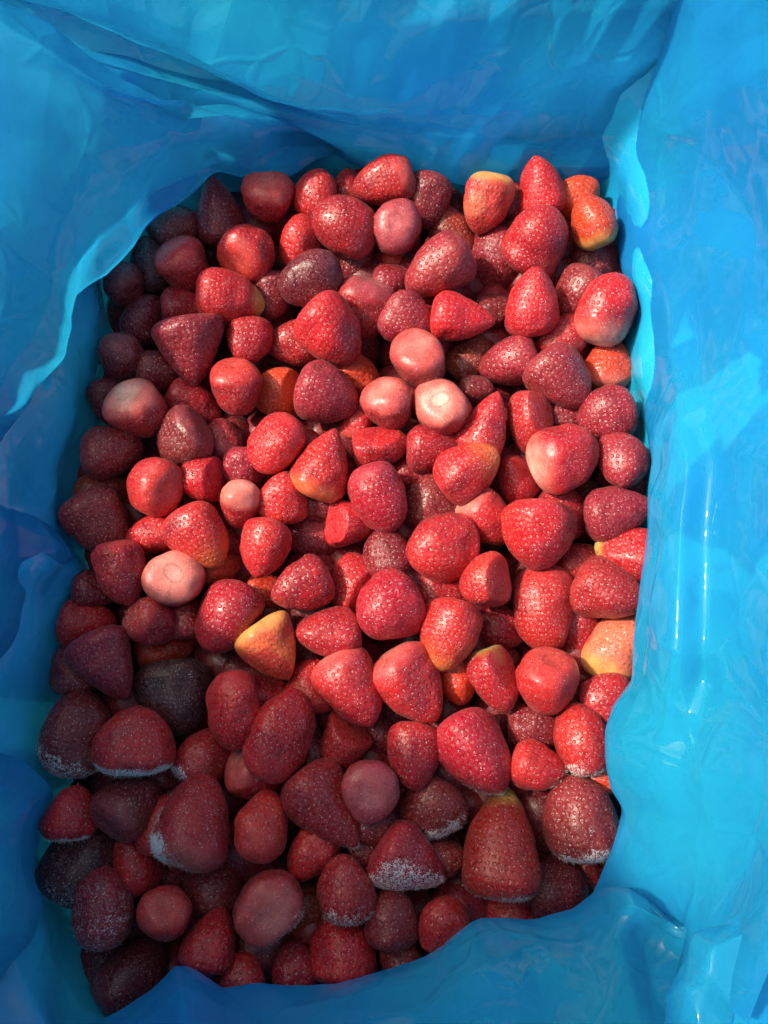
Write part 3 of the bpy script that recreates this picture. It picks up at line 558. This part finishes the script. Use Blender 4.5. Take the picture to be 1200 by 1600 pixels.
 (487, 1072, 88, 78, 90, 0, .8, 'R', {}, 'dim red strawberry behind the smooth-shouldered pink-flushed cone'),
 (548, 1076, 128, 100, 295, 3, 0, 'R', {'sh':'t','cap':'k','bi':.5}, 'large strawberry with a smooth pink-flushed shoulder and its tip down'),
 (643, 1071, 130, 98, 306, -8, 0, 'R', {'sh':'t','cap':'k'}, 'large strawberry with a pink shoulder and dusky seeded tip, below the big dark crimson one'),
 (537, 1158, 98, 86, 240, 0, .3, 'M', {'cut':(50,.28)}, 'red strawberry with a slanting cut, beside the elongated oval one'),
 (488, 1168, 74, 64, 90, 0, 1.3, 'D', {}, 'dark strawberry in the gap beside the elongated oval one'),
 (647, 1180, 104, 86, 265, 5, .2, 'M', {'sh':'t'}, 'dusky seedy strawberry beside the mauve cut end'),
 (600, 1142, 90, 80, 0, 0, 1, 'D', {}, 'dark strawberry under the tip of the pink-flushed cone'),
 (578, 1230, 86, 90, 95, -72, 0, 'P', {'cap':'p','sh':'r','capw':1.0}, 'rounded mauve-pink cut end of a strawberry'),
 (510, 1263, 146, 102, 308, 5, .1, 'M', {'sh':'c','frost':(.6,305),'frz':.8}, 'long dark red cone with pale seeds and a frosted tip'),
 (410, 1290, 108, 82, 80, -10, .1, 'R', {'sh':'o','cap':'r'}, 'bright red barrel-shaped strawberry between the big frost-rimmed one and the long cone'),
 (398, 1205, 88, 84, 330, -30, .4, 'R', {'cap':'k','sh':'r'}, 'pale pink-red smooth strawberry under the elongated oval one'),
 (485, 1332, 92, 80, 222, 0, .4, 'R', {'frost':(.3,270)}, 'red strawberry under the long dark cone'),
 (543, 1388, 102, 90, 90, 20, .1, 'M', {'sh':'r','frost':(.65,275)}, 'rounded strawberry with a frosty underside below the long cone'),
 (590, 1285, 80, 70, 0, 0, .9, 'D', {'frost':(.4,270)}, 'dim frosted strawberry beneath the mauve-pink cut end'),
 (642, 1350, 120, 102, 330, -10, .1, 'C', {'sh':'w','frost':(.75,265),'frz':.1,'cut':(270,.36)}, 'dark strawberry with a broad frosted cut face'),
 (674, 1265, 104, 98, 235, 0, .4, 'D', {'frost':(.85,270),'frz':.55}, 'dark strawberry with white frost bristles on its lower edge'),
 (742, 1180, 140, 118, 298, 8, 0, 'C', {'sh':'t','frost':(.5,275),'frz':.85}, 'very large crimson strawberry above the biggest one'),
 (840, 1200, 88, 80, 340, 0, .3, 'R', {'frost':(.7,335),'frz':.8}, 'red strawberry with a frost tuft on its point'),
 (908, 1154, 112, 90, 100, 8, .1, 'R', {'sh':'o','frost':(.8,265),'frz':.7}, 'pinkish-red seedy strawberry at the sunny wall with frost underneath'),
 (908, 1278, 130, 114, 92, 8, .1, 'D', {'sh':'r','frost':(.85,295),'frz':.5}, 'large dark maroon strawberry with heavy frost below, at the sunny near wall'),
 (785, 1313, 172, 138, 84, 3, 0, 'B2', {'sh':'c','tip':'g','frost':(.75,265),'frz':.8}, 'biggest strawberry, a broad cone with yellowish top'),
 (942, 1216, 60, 54, 0, 0, .8, 'O', {'cap':'k'}, 'pink-red strawberry bit tucked at the notch of the sunny film edge'),
 (925, 1362, 80, 72, 0, 0, 1, 'M', {}, 'dim red strawberry by the film below the heavily frosted maroon one'),
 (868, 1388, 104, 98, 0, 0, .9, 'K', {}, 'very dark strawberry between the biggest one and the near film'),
 (795, 1425, 84, 78, 90, 10, .6, 'M', {}, 'dusky red strawberry peeking over the near blue edge below the biggest one'),
 (695, 1440, 84, 80, 90, 45, .3, 'R', {'sh':'r'}, 'round red strawberry seen tip on at the near blue edge'),
 (613, 1434, 92, 82, 90, 10, .5, 'D', {}, 'dull red strawberry between the frosty-bottomed round one and the tip-on one'),
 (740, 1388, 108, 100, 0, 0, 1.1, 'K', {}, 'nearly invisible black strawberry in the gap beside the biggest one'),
 (537, 1482, 104, 114, 82, 10, .2, 'R', {'sh':'t'}, 'broad red seedy strawberry at the near blue edge'),
 (628, 1494, 82, 76, 90, 0, .7, 'D', {}, 'dim maroon strawberry beside the broad red one at the near edge'),
 (462, 1510, 76, 72, 100, 10, .5, 'M', {}, 'small dusky strawberry at the near edge next to the broad red one'),
 (485, 1422, 90, 80, 0, 0, 1, 'B', {}, 'brownish strawberry between pink cut end and frosty-bottomed round one'),
 (690, 1345, 80, 72, 0, 0, 1, 'D', {}, 'dark red strawberry between the broad frosted cut face and the biggest one'),
 (578, 1328, 72, 64, 0, 0, 1.1, 'D', {}, 'dark red strawberry beside the frosted tip of the long cone'),
 (842, 836, 114, 114, 268, 5, 0, 'R', {'bi':1.2,'ys':1,'sh':'t'}, 'double-lobed strawberry with yellow seeds sitting on the long tip-down one'),
 (868, 802, 92, 88, 90, 10, .5, 'M', {'frost':(.25,90)}, 'red strawberry behind the double-lobed one'),
 (850, 950, 138, 98, 267, 3, .1, 'R', {'sh':'o','ys':1}, 'long yellow-seeded strawberry pointing straight down below the double-lobed one'),
 (951, 925, 112, 100, 335, 5, .1, 'M', {'sh':'t'}, 'large dusky red strawberry beside the long yellow-seeded one at the sunny wall'),
 (966, 802, 110, 84, 5, 0, .1, 'P', {'sh':'t'}, 'frost-dusted violet-red strawberry reaching under the edge of the sunny film'),
 (980, 866, 100, 82, 172, 0, .2, 'R', {'sh':'t','tip':'g'}, 'red strawberry with a green-yellow tip half under the sunny film'),
 (964, 1008, 128, 100, 60, 0, .1, 'A', {'sh':'o','cap':'y','capw':.35,'ys':1}, 'pale orange yellow-seeded strawberry half under the sunny film'),
 (760, 810, 100, 86, 312, -10, .4, 'R', {'cap':'w'}, 'red strawberry with a creamy white streak, right of the big round pinkish one'),
 (757, 906, 84, 92, 190, 0, .1, 'R', {'cut':(0,.30),'ys':1}, 'yellow-seeded strawberry sliced flat, left of the long tip-down one'),
 (702, 993, 118, 100, 258, 5, 0, 'R', {'sh':'t','ys':1,'tip':'o'}, 'shiny red strawberry with bold yellow seeds right of the big dark crimson one'),
 (692, 926, 92, 84, 0, 0, .9, 'M', {}, 'red strawberry hidden under the big round pinkish one'),
 (784, 982, 88, 80, 0, 0, .8, 'M', {}, 'shaded red strawberry left of the long tip-down one'),
 (900, 985, 92, 74, 258, 0, .7, 'M', {'frost':(.4,270),'frz':.8}, 'red strawberry with an icy tip beside the long yellow-seeded one'),
 (910, 882, 86, 76, 0, 0, .9, 'M', {}, 'red strawberry showing between the double-lobed one and the sunny wall pair'),
 (905, 778, 76, 66, 0, 0, 1.1, 'D', {}, 'dark strawberry in shadow below the very glossy creamy-shouldered one'),
 (852, 1066, 100, 100, 248, -38, 0, 'R', {'cap':'r','sh':'r','ys':1,'ring':1}, 'glossy strawberry showing a wet red hollow top, below the long tip-down one'),
 (773, 1062, 108, 80, 285, -5, .2, 'M', {'cut':(20,.30),'cap':'g','capw':-.15}, 'dull cut strawberry with a bit of green at its crown'),
 (714, 1064, 76, 66, 270, 0, .8, 'O', {}, 'orange-red strawberry beneath the shiny bold-seeded one'),
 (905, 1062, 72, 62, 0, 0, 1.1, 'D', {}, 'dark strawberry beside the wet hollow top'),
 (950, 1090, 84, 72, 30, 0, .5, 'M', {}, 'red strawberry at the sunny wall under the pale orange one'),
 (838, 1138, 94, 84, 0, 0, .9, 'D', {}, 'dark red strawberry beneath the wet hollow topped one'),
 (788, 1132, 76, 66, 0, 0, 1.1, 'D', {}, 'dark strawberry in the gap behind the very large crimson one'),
 (116, 1046, 84, 72, 90, 0, .8, 'D', {'frost':(.4,180)}, 'dark frosty strawberry between the big purple wedge and the shaded wall'),
 (268, 796, 72, 62, 0, 0, 1, 'D', {}, 'dim strawberry under the smooth shiny seedless one'),
 (366, 852, 64, 56, 0, 0, 1.1, 'M', {}, 'dim strawberry in the gap below the pale spotted pink end'),
 (802, 312, 60, 52, 90, 0, 1.1, 'D', {}, 'dark strawberry in the gap between peach-orange and sharp-tipped ones'),
 (455, 340, 70, 60, 0, 0, 1.5, 'M', {}, 'dim strawberry in the gap below the beige-capped one'),
]

# ------------------------------------------------------------------ strawberry builder
SKIN = {  # flesh colours
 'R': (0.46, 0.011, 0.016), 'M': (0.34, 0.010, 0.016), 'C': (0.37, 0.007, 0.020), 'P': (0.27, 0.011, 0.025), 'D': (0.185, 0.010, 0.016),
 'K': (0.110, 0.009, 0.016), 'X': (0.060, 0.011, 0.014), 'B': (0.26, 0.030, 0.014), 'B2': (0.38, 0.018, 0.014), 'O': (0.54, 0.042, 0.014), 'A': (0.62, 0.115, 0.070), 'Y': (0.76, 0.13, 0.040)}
CAPC = {  # hull end: rim colour, core colour
 'a': ((0.62, 0.11, 0.035), (0.74, 0.36, 0.12)),  'q': ((0.68, 0.17, 0.13), (0.78, 0.34, 0.27)), 'w': ((0.60, 0.14, 0.11), (0.76, 0.46, 0.36)), 'k': ((0.55, 0.075, 0.065), (0.66, 0.19, 0.15)),
 'p': ((0.38, 0.05, 0.062), (0.50, 0.12, 0.12)), 'r': ((0.52, 0.030, 0.026), (0.58, 0.065, 0.05)), 'd': ((0.24, 0.032, 0.036), (0.30, 0.06, 0.06)),
 'y': ((0.74, 0.36, 0.09), (0.78, 0.50, 0.16)), 'm': ((0.45, 0.07, 0.06), (0.62, 0.26, 0.18)), 'g': ((0.46, 0.30, 0.07), (0.38, 0.40, 0.10))}
TIPC = {'y': (0.75, 0.45, 0.10), 'g': (0.55, 0.42, 0.10), 'o': (0.62, 0.13, 0.03)}
PROF = {'c': (1.55, 0.70, 0.22, 0.02), 't': (1.9, 0.59, 0.27, 0.04), 'o': (2.1, 0.52, 0.42, 0.0), 'r': (2.1, 0.52, 0.30, 0.05), 'w': (1.35, 0.70, 0.20, 0.03), None: (2.0, 0.56, 0.31, 0.03)}

def frame_at(P):
    w = CAM - P; w = w / np.linalg.norm(w)
    u = np.array([1.0, 0, 0]); u -= w * u.dot(w); u /= np.linalg.norm(u)
    return u, np.cross(w, u), w
def axis_of(P, ang, lean):
    u, v, w = frame_at(P)
    return math.cos(R(lean)) * (math.cos(R(ang)) * u + math.sin(R(ang)) * v) + math.sin(R(lean)) * w

def berry_mesh(L, W, opt, colour, seed, toworld, P, pitch, cols=56, sub=4):
    """one strawberry in its own frame: tip at +z; returns object data"""
    rg = np.random.default_rng(seed)
    a, b, hc, dent = PROF[opt.get('sh')]
    a *= rg.uniform(0.92, 1.08); b *= rg.uniform(0.94, 1.06)
    Rm = W / 2; hc = hc * L
    s = np.linspace(0, 1, 200) ** 1.5
    r1 = (1 - (1 - s) ** a) ** b; z1 = L / 2 - s * (L - hc)
    ph = np.linspace(0, math.pi / 2, 120)[1:]
    e = 0.78
    r2 = np.cos(ph) ** e; z2 = -L / 2 + hc - hc * np.sin(ph) ** 0.95
    r2[-1] = 0
    prof = np.stack([np.concatenate([r1, r2]) * Rm, np.concatenate([z1, z2])], 1)
    prof[:, 1] += dent * L * np.exp(-(prof[:, 0] / (0.42 * Rm)) ** 2) * (prof[:, 1] < -L / 2 + hc)
    arc = np.concatenate([[0], np.cumsum(np.linalg.norm(np.diff(prof, axis=0), axis=1))])
    nring = max(6, int(round(arc[-1] / pitch)))
    nr = nring * sub + 1
    ta = np.linspace(0, arc[-1], nr)
    pr = np.interp(ta, arc, prof[:, 0]); pz = np.interp(ta, arc, prof[:, 1])
    shoulder = arc[len(r1) - 1] / arc[-1]
    v01 = ta / arc[-1]
    th = np.linspace(0, 2 * math.pi, cols, endpoint=False)
    T, V = np.meshgrid(th, v01)
    RR = np.repeat(pr[:, None], cols, 1); ZZ = np.repeat(pz[:, None], cols, 1)
    # lumps, squash, bend
    k = 1 + rg.uniform(.02, .10) * np.cos(2 * T + rg.uniform(0, 6.3)) + rg.uniform(.0, .035) * np.cos(3 * T + rg.uniform(0, 6.3) + 2 * V) + rg.uniform(0, .02) * np.cos(5 * T + rg.uniform(0, 6.3) - 3 * V)
    bi = opt.get('bi', 0)
    if bi:
        g0 = rg.uniform(0, 6.3)
        for gg in (g0, g0 + math.pi):
            dd = np.angle(np.exp(1j * (T - gg)))
            k -= 0.16 * bi * np.exp(-(dd / 0.42) ** 2) * smooth(0.25, 0.8, V)
        k += 0.07 * bi * np.abs(np.cos(T - g0 - math.pi / 2)) * smooth(.3, .8, V)
    X = RR * k * np.cos(T); Y = RR * k * np.sin(T); Z = ZZ.copy()
    Z -= (0.10 * bi * L) * 0 + 0
    q = np.stack([X, Y, Z], -1) / W
    lump = fbm(q * 2.4 + seed * 3.7, seed, 2) - 0.5
    lump2 = fbm(q * 5.5 + seed * 1.9, seed + 13, 2) - 0.5
    f_ = 1 + 0.24 * lump + 0.06 * lump2
    for _ in range(rg.integers(1, 4)):                   # pressed-in dents
        t0, v0_, am = rg.uniform(0, 6.3), rg.uniform(.25, .8), rg.uniform(.03, .10)
        dd = np.angle(np.exp(1j * (T - t0)))
        f_ -= am * np.exp(-(dd / rg.uniform(.35, .7)) ** 2 - ((V - v0_) / rg.uniform(.10, .22)) ** 2)
    X *= f_; Y *= f_
    Z += 0.05 * L * (fbm(q * 1.7 + 11 + seed, seed + 4, 2) - 0.5)
    zb = (Z / L + .5)
    bend = rg.uniform(-.10, .10) * W, rg.uniform(-.10, .10) * W
    X += bend[0] * zb ** 2 * (RR > 0); Y += bend[1] * zb ** 2
    co = np.stack([X, Y, Z], -1).reshape(-1, 3)
    u, vv, w = frame_at(P)
    inv = np.array(toworld.inverted()) if toworld else np.eye(3)
    cutm = np.zeros(len(co))
    if 'cut' in opt:                                    # a flat sliced face
        ang, dist = opt['cut']
        n = inv @ (math.cos(R(ang)) * u * .82 + math.sin(R(ang)) * vv * .82 + 0.57 * w)
        d = co @ n - dist * W
        cutm = smooth(-0.02 * W, 0.05 * W, d)
        over = np.maximum(d, 0)
        co = co - np.outer(over * 0.80, n)
    # faces
    F = []
    idx = np.arange(nr * cols).reshape(nr, cols)
    fr_, fc_ = np.meshgrid(np.arange(nr - 1), np.arange(cols), indexing='ij')
    nx = (fc_ + 1) % cols
    F = np.stack([idx[fr_, fc_], idx[fr_ + 1, fc_], idx[fr_ + 1, nx], idx[fr_, nx]], -1).reshape(-1, 4)
    # seed cells: every ring of cells has as many as fit round the berry there
    ring = np.minimum(fr_ // sub, nring - 1)
    rmid = np.interp((np.arange(nring) + .5) / nring, v01, pr)
    cnt = np.maximum(3, np.round(2 * math.pi * rmid / (pitch * 1.02)))
    offs = rg.uniform(0, 1, nring)
    ct = cnt[ring]; of = offs[ring]
    u0 = fc_ / cols * ct + of; u1 = (fc_ + 1) / cols * ct + of
    v0 = fr_ / sub; v1 = (fr_ + 1) / sub
    eps = 1e-4
    uvs = np.stack([np.stack([u0, v0 + eps], -1), np.stack([u0, v1 - eps], -1), np.stack([u1, v1 - eps], -1), np.stack([u1, v0 + eps], -1)], 2).reshape(-1, 2)
    # colours
    Vf = V.reshape(-1); Tf = T.reshape(-1)
    base = np.array(SKIN[colour]) * rg.uniform(0.86, 1.14)
    base[1] *= rg.uniform(.8, 1.35)
    skin = np.repeat(base[None], len(co), 0)
    qn = co / W
    blot = fbm(qn * 2.1 + seed * 1.3, seed + 7, 3)
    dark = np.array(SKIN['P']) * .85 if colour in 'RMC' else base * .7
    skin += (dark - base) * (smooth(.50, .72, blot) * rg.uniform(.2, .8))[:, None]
    warm = np.array([min(.75, base[0] * 1.2), base[1] * (2.4 if colour in 'RMCPDKX' else 1.35), base[2] * 1.1])
    side = co @ (rg.normal(size=3) / 1.7) / W
    skin += (warm - skin) * (smooth(.1, .6, side + (blot - .5)) * rg.uniform(.0, .7))[:, None]
    if colour in 'AY':                                   # half-ripe: red blotches over the paler flesh
        skin += (np.array(SKIN['R']) * 1.1 - skin) * (smooth(.42, .60, blot + .12 * (.5 - Vf)) * .8)[:, None]
    edge_n = (fbm(qn * 3.2 + seed, seed + 3, 2) - .5)
    rho = np.hypot(co[:, 0], co[:, 1]) / Rm
    seeded = 1 - smooth(shoulder + .10, shoulder + .17, Vf + edge_n * .10)
    if colour in 'XK': seeded *= .55
    if opt.get('sh') == 'r' and opt.get('capw'): seeded *= 1 - smooth(shoulder - .06, shoulder + .02, Vf + edge_n * .14)
    cap = opt.get('cap')
    if cap:
        wdt = opt.get('capw', .6)
        c0 = shoulder + .12 - .22 * wdt
        m = smooth(c0, c0 + .17, Vf + edge_n * .16)
        skin += (np.array(CAPC[cap][0]) - skin) * (m * .85)[:, None]
        seeded *= 1 - smooth(c0, c0 + .08, Vf + edge_n * .12)
        core = (1 - smooth(.02, .85, rho + edge_n * .8)) * (Vf > shoulder)
        skin += (np.array(CAPC[cap][1]) - skin) * (core * .9)[:, None]
        streak = fbm(np.stack([np.cos(Tf) * 5, np.sin(Tf) * 5, rho * 1.5], -1) + seed, seed + 21, 3) - .5
        skin *= (1 + m * streak * .55)[:, None]
        if True:
            rr = np.exp(-((rho - .30 - .05 * np.cos(2 * Tf)) / .035) ** 2) * (Vf > shoulder)
            skin += (np.array(CAPC[cap][0]) * np.array([.72, .6, .6]) - skin) * (rr * (.75 if opt.get('ring') else .3))[:, None]
    else:
        m = smooth(shoulder + .02, shoulder + .3, Vf + edge_n * .2)
        skin += (base * np.array([1.15, 2.2, 1.8]) + .02 - skin) * (m * .55)[:, None]
    if 'tip' in opt:
        m = 1 - smooth(.03, .24 if opt['tip'] != 'o' else .45, Vf + edge_n * .15)
        skin += (np.array(TIPC[opt['tip']]) - skin) * (m * .85)[:, None]
    if cutm.any():
        skin += (base * np.array([1.1, 1.5, 1.3]) - skin) * (cutm * .45)[:, None]
        seeded *= 1 - .6 * cutm
    return co, F, uvs, np.clip(skin, .003, .9), seeded, nr, cols

def vertex_normals(co, nr, cols):
    G = co.reshape(nr, cols, 3)
    du = np.roll(G, -1, 1) - np.roll(G, 1, 1); dv = np.gradient(G, axis=0)
    n = np.cross(dv, du); n /= np.linalg.norm(n, axis=2, keepdims=True) + 1e-12
    n = n.reshape(-1, 3)
    if np.mean(np.sum(n * co, 1)) < 0: n = -n
    return n

# ---- rest depths: every berry lies as high as its layer allows without pressing into those above it
def spheres(P, A, L, W):
    return [(P + A * (L * .24), W * .34), (P, W * .43), (P - A * (L * .2), W * .41)]
order = sorted(range(len(B)), key=lambda i: B[i][6])
rz = random.Random(5)
placed, rest = [], {}
for i in order:
    x, y, Lp, Wp, ang, lean, lay = B[i][:7]
    z = -0.0125 * lay + rz.uniform(-.002, .002)
    z0 = z
    for step in range(40):
        P, dep = at(x, y, z)
        L, W = 1.0 * Lp * dep / FPX, 1.01 * Wp * dep / FPX
        S = spheres(P, axis_of(P, ang, lean), L, W)
        bad = 0
        for T_ in placed:
            if abs(T_[0][0][0] - P[0]) > .06 or abs(T_[0][0][1] - P[1]) > .06: continue
            for c, r in S:
                for c2, r2 in T_:
                    bad = max(bad, (r + r2) - np.linalg.norm(c - c2))
        if bad < .0038 or z0 - z > .030: break
        z -= .001
    placed.append(S); rest[i] = (P, dep, L, W)

PITCH = 0.0032
for i, (x, y, Lp, Wp, ang, lean, lay, colour, opt, label) in enumerate(B):
    P, dep, L, W = rest[i]
    rg = np.random.default_rng(100 + i)
    A = axis_of(P, ang, lean)
    rot = Vector(A).to_track_quat('Z', 'Y').to_matrix() @ Matrix.Rotation(rg.uniform(0, 6.28), 3, 'Z')
    co, F, uvs, skin, seeded, nr, cols = berry_mesh(L, W, opt, colour, 100 + i, rot, P, PITCH * rg.uniform(.88, 1.12))
    o = mesh_obj('strawberry', co, F, M_BERRY)
    me = o.data
    nrm = vertex_normals(co, nr, cols)
    frost = np.zeros(len(co)); fr_n = fbm(co / W * 5 + i, 300 + i, 3)
    if 'frost' in opt:
        amt, fa = opt['frost']; edge0 = opt.get('frz', .35)
        u, v, w = frame_at(P)
        fd = np.array(rot.inverted()) @ (math.cos(R(fa)) * u + math.sin(R(fa)) * v - .12 * w)
        frost = amt * smooth(edge0 - .42, edge0 + .20, nrm @ fd + (fr_n - .5) * .9)
    frost = np.clip(frost + (0.06 if colour in 'PDKX' else .03) * smooth(.5, .8, fr_n), 0, .95)
    for nm, arr in (('frost', frost), ('seeded', seeded), ('seed_yellow', np.full(len(co), opt.get('ys', rg.uniform(0, .35))))):
        me.attributes.new(nm, 'FLOAT', 'POINT').data.foreach_set('value', arr.astype(np.float32))
    ca = me.attributes.new('skin', 'FLOAT_COLOR', 'POINT')
    ca.data.foreach_set('color', np.concatenate([skin, np.ones((len(co), 1))], 1).astype(np.float32).ravel())
    me.uv_layers.new(name='seed_cells').data.foreach_set('uv', uvs.astype(np.float32).ravel())
    o.matrix_world = Matrix.Translation(P) @ rot.to_4x4()
    tag(o, label, 'strawberry', 'frozen strawberries in the blue bag')
    if 'frost' in opt and opt['frost'][0] >= .45:          # bristles of rime standing off the skin
        wgt = np.clip(frost - .15, 0, 1)
        wgt *= np.hypot(co[:, 0], co[:, 1]) > .02 * W
        wgt *= np.hypot(co[:, 0], co[:, 1])
        if wgt.sum() > 0:
            n = int(1000 * min(1.6, opt['frost'][0] * (W / .035)))
            pick = rg.choice(len(co), n, p=wgt / wgt.sum())
            G = co.reshape(nr, cols, 3)
            base = co[pick] + rg.normal(size=(n, 3)) * .0005
            dirs = nrm[pick] + rg.normal(size=(n, 3)) * .38
            dirs /= np.linalg.norm(dirs, axis=1, keepdims=True)
            ln = rg.uniform(.0002, .0009, n) * (.5 + frost[pick])
            s1 = np.cross(dirs, rg.normal(size=(n, 3))); s1 /= np.linalg.norm(s1, axis=1, keepdims=True); s2 = np.cross(dirs, s1)
            wd = rg.uniform(.00008, .00020, n)[:, None]
            base -= nrm[pick] * .0003
            vs = np.stack([base + s1 * wd, base - s1 * wd * .5 + s2 * wd * .87, base - s1 * wd * .5 - s2 * wd * .87, base + dirs * ln[:, None]], 1).reshape(-1, 3)
            k = np.arange(n)[:, None] * 4
            fs = np.concatenate([k + np.array([[0, 1, 3]]), k + np.array([[1, 2, 3]]), k + np.array([[2, 0, 3]])])
            f = mesh_obj('frost_fringe', vs, fs, M_FROST, o, False)
            f['kind'] = 'stuff'

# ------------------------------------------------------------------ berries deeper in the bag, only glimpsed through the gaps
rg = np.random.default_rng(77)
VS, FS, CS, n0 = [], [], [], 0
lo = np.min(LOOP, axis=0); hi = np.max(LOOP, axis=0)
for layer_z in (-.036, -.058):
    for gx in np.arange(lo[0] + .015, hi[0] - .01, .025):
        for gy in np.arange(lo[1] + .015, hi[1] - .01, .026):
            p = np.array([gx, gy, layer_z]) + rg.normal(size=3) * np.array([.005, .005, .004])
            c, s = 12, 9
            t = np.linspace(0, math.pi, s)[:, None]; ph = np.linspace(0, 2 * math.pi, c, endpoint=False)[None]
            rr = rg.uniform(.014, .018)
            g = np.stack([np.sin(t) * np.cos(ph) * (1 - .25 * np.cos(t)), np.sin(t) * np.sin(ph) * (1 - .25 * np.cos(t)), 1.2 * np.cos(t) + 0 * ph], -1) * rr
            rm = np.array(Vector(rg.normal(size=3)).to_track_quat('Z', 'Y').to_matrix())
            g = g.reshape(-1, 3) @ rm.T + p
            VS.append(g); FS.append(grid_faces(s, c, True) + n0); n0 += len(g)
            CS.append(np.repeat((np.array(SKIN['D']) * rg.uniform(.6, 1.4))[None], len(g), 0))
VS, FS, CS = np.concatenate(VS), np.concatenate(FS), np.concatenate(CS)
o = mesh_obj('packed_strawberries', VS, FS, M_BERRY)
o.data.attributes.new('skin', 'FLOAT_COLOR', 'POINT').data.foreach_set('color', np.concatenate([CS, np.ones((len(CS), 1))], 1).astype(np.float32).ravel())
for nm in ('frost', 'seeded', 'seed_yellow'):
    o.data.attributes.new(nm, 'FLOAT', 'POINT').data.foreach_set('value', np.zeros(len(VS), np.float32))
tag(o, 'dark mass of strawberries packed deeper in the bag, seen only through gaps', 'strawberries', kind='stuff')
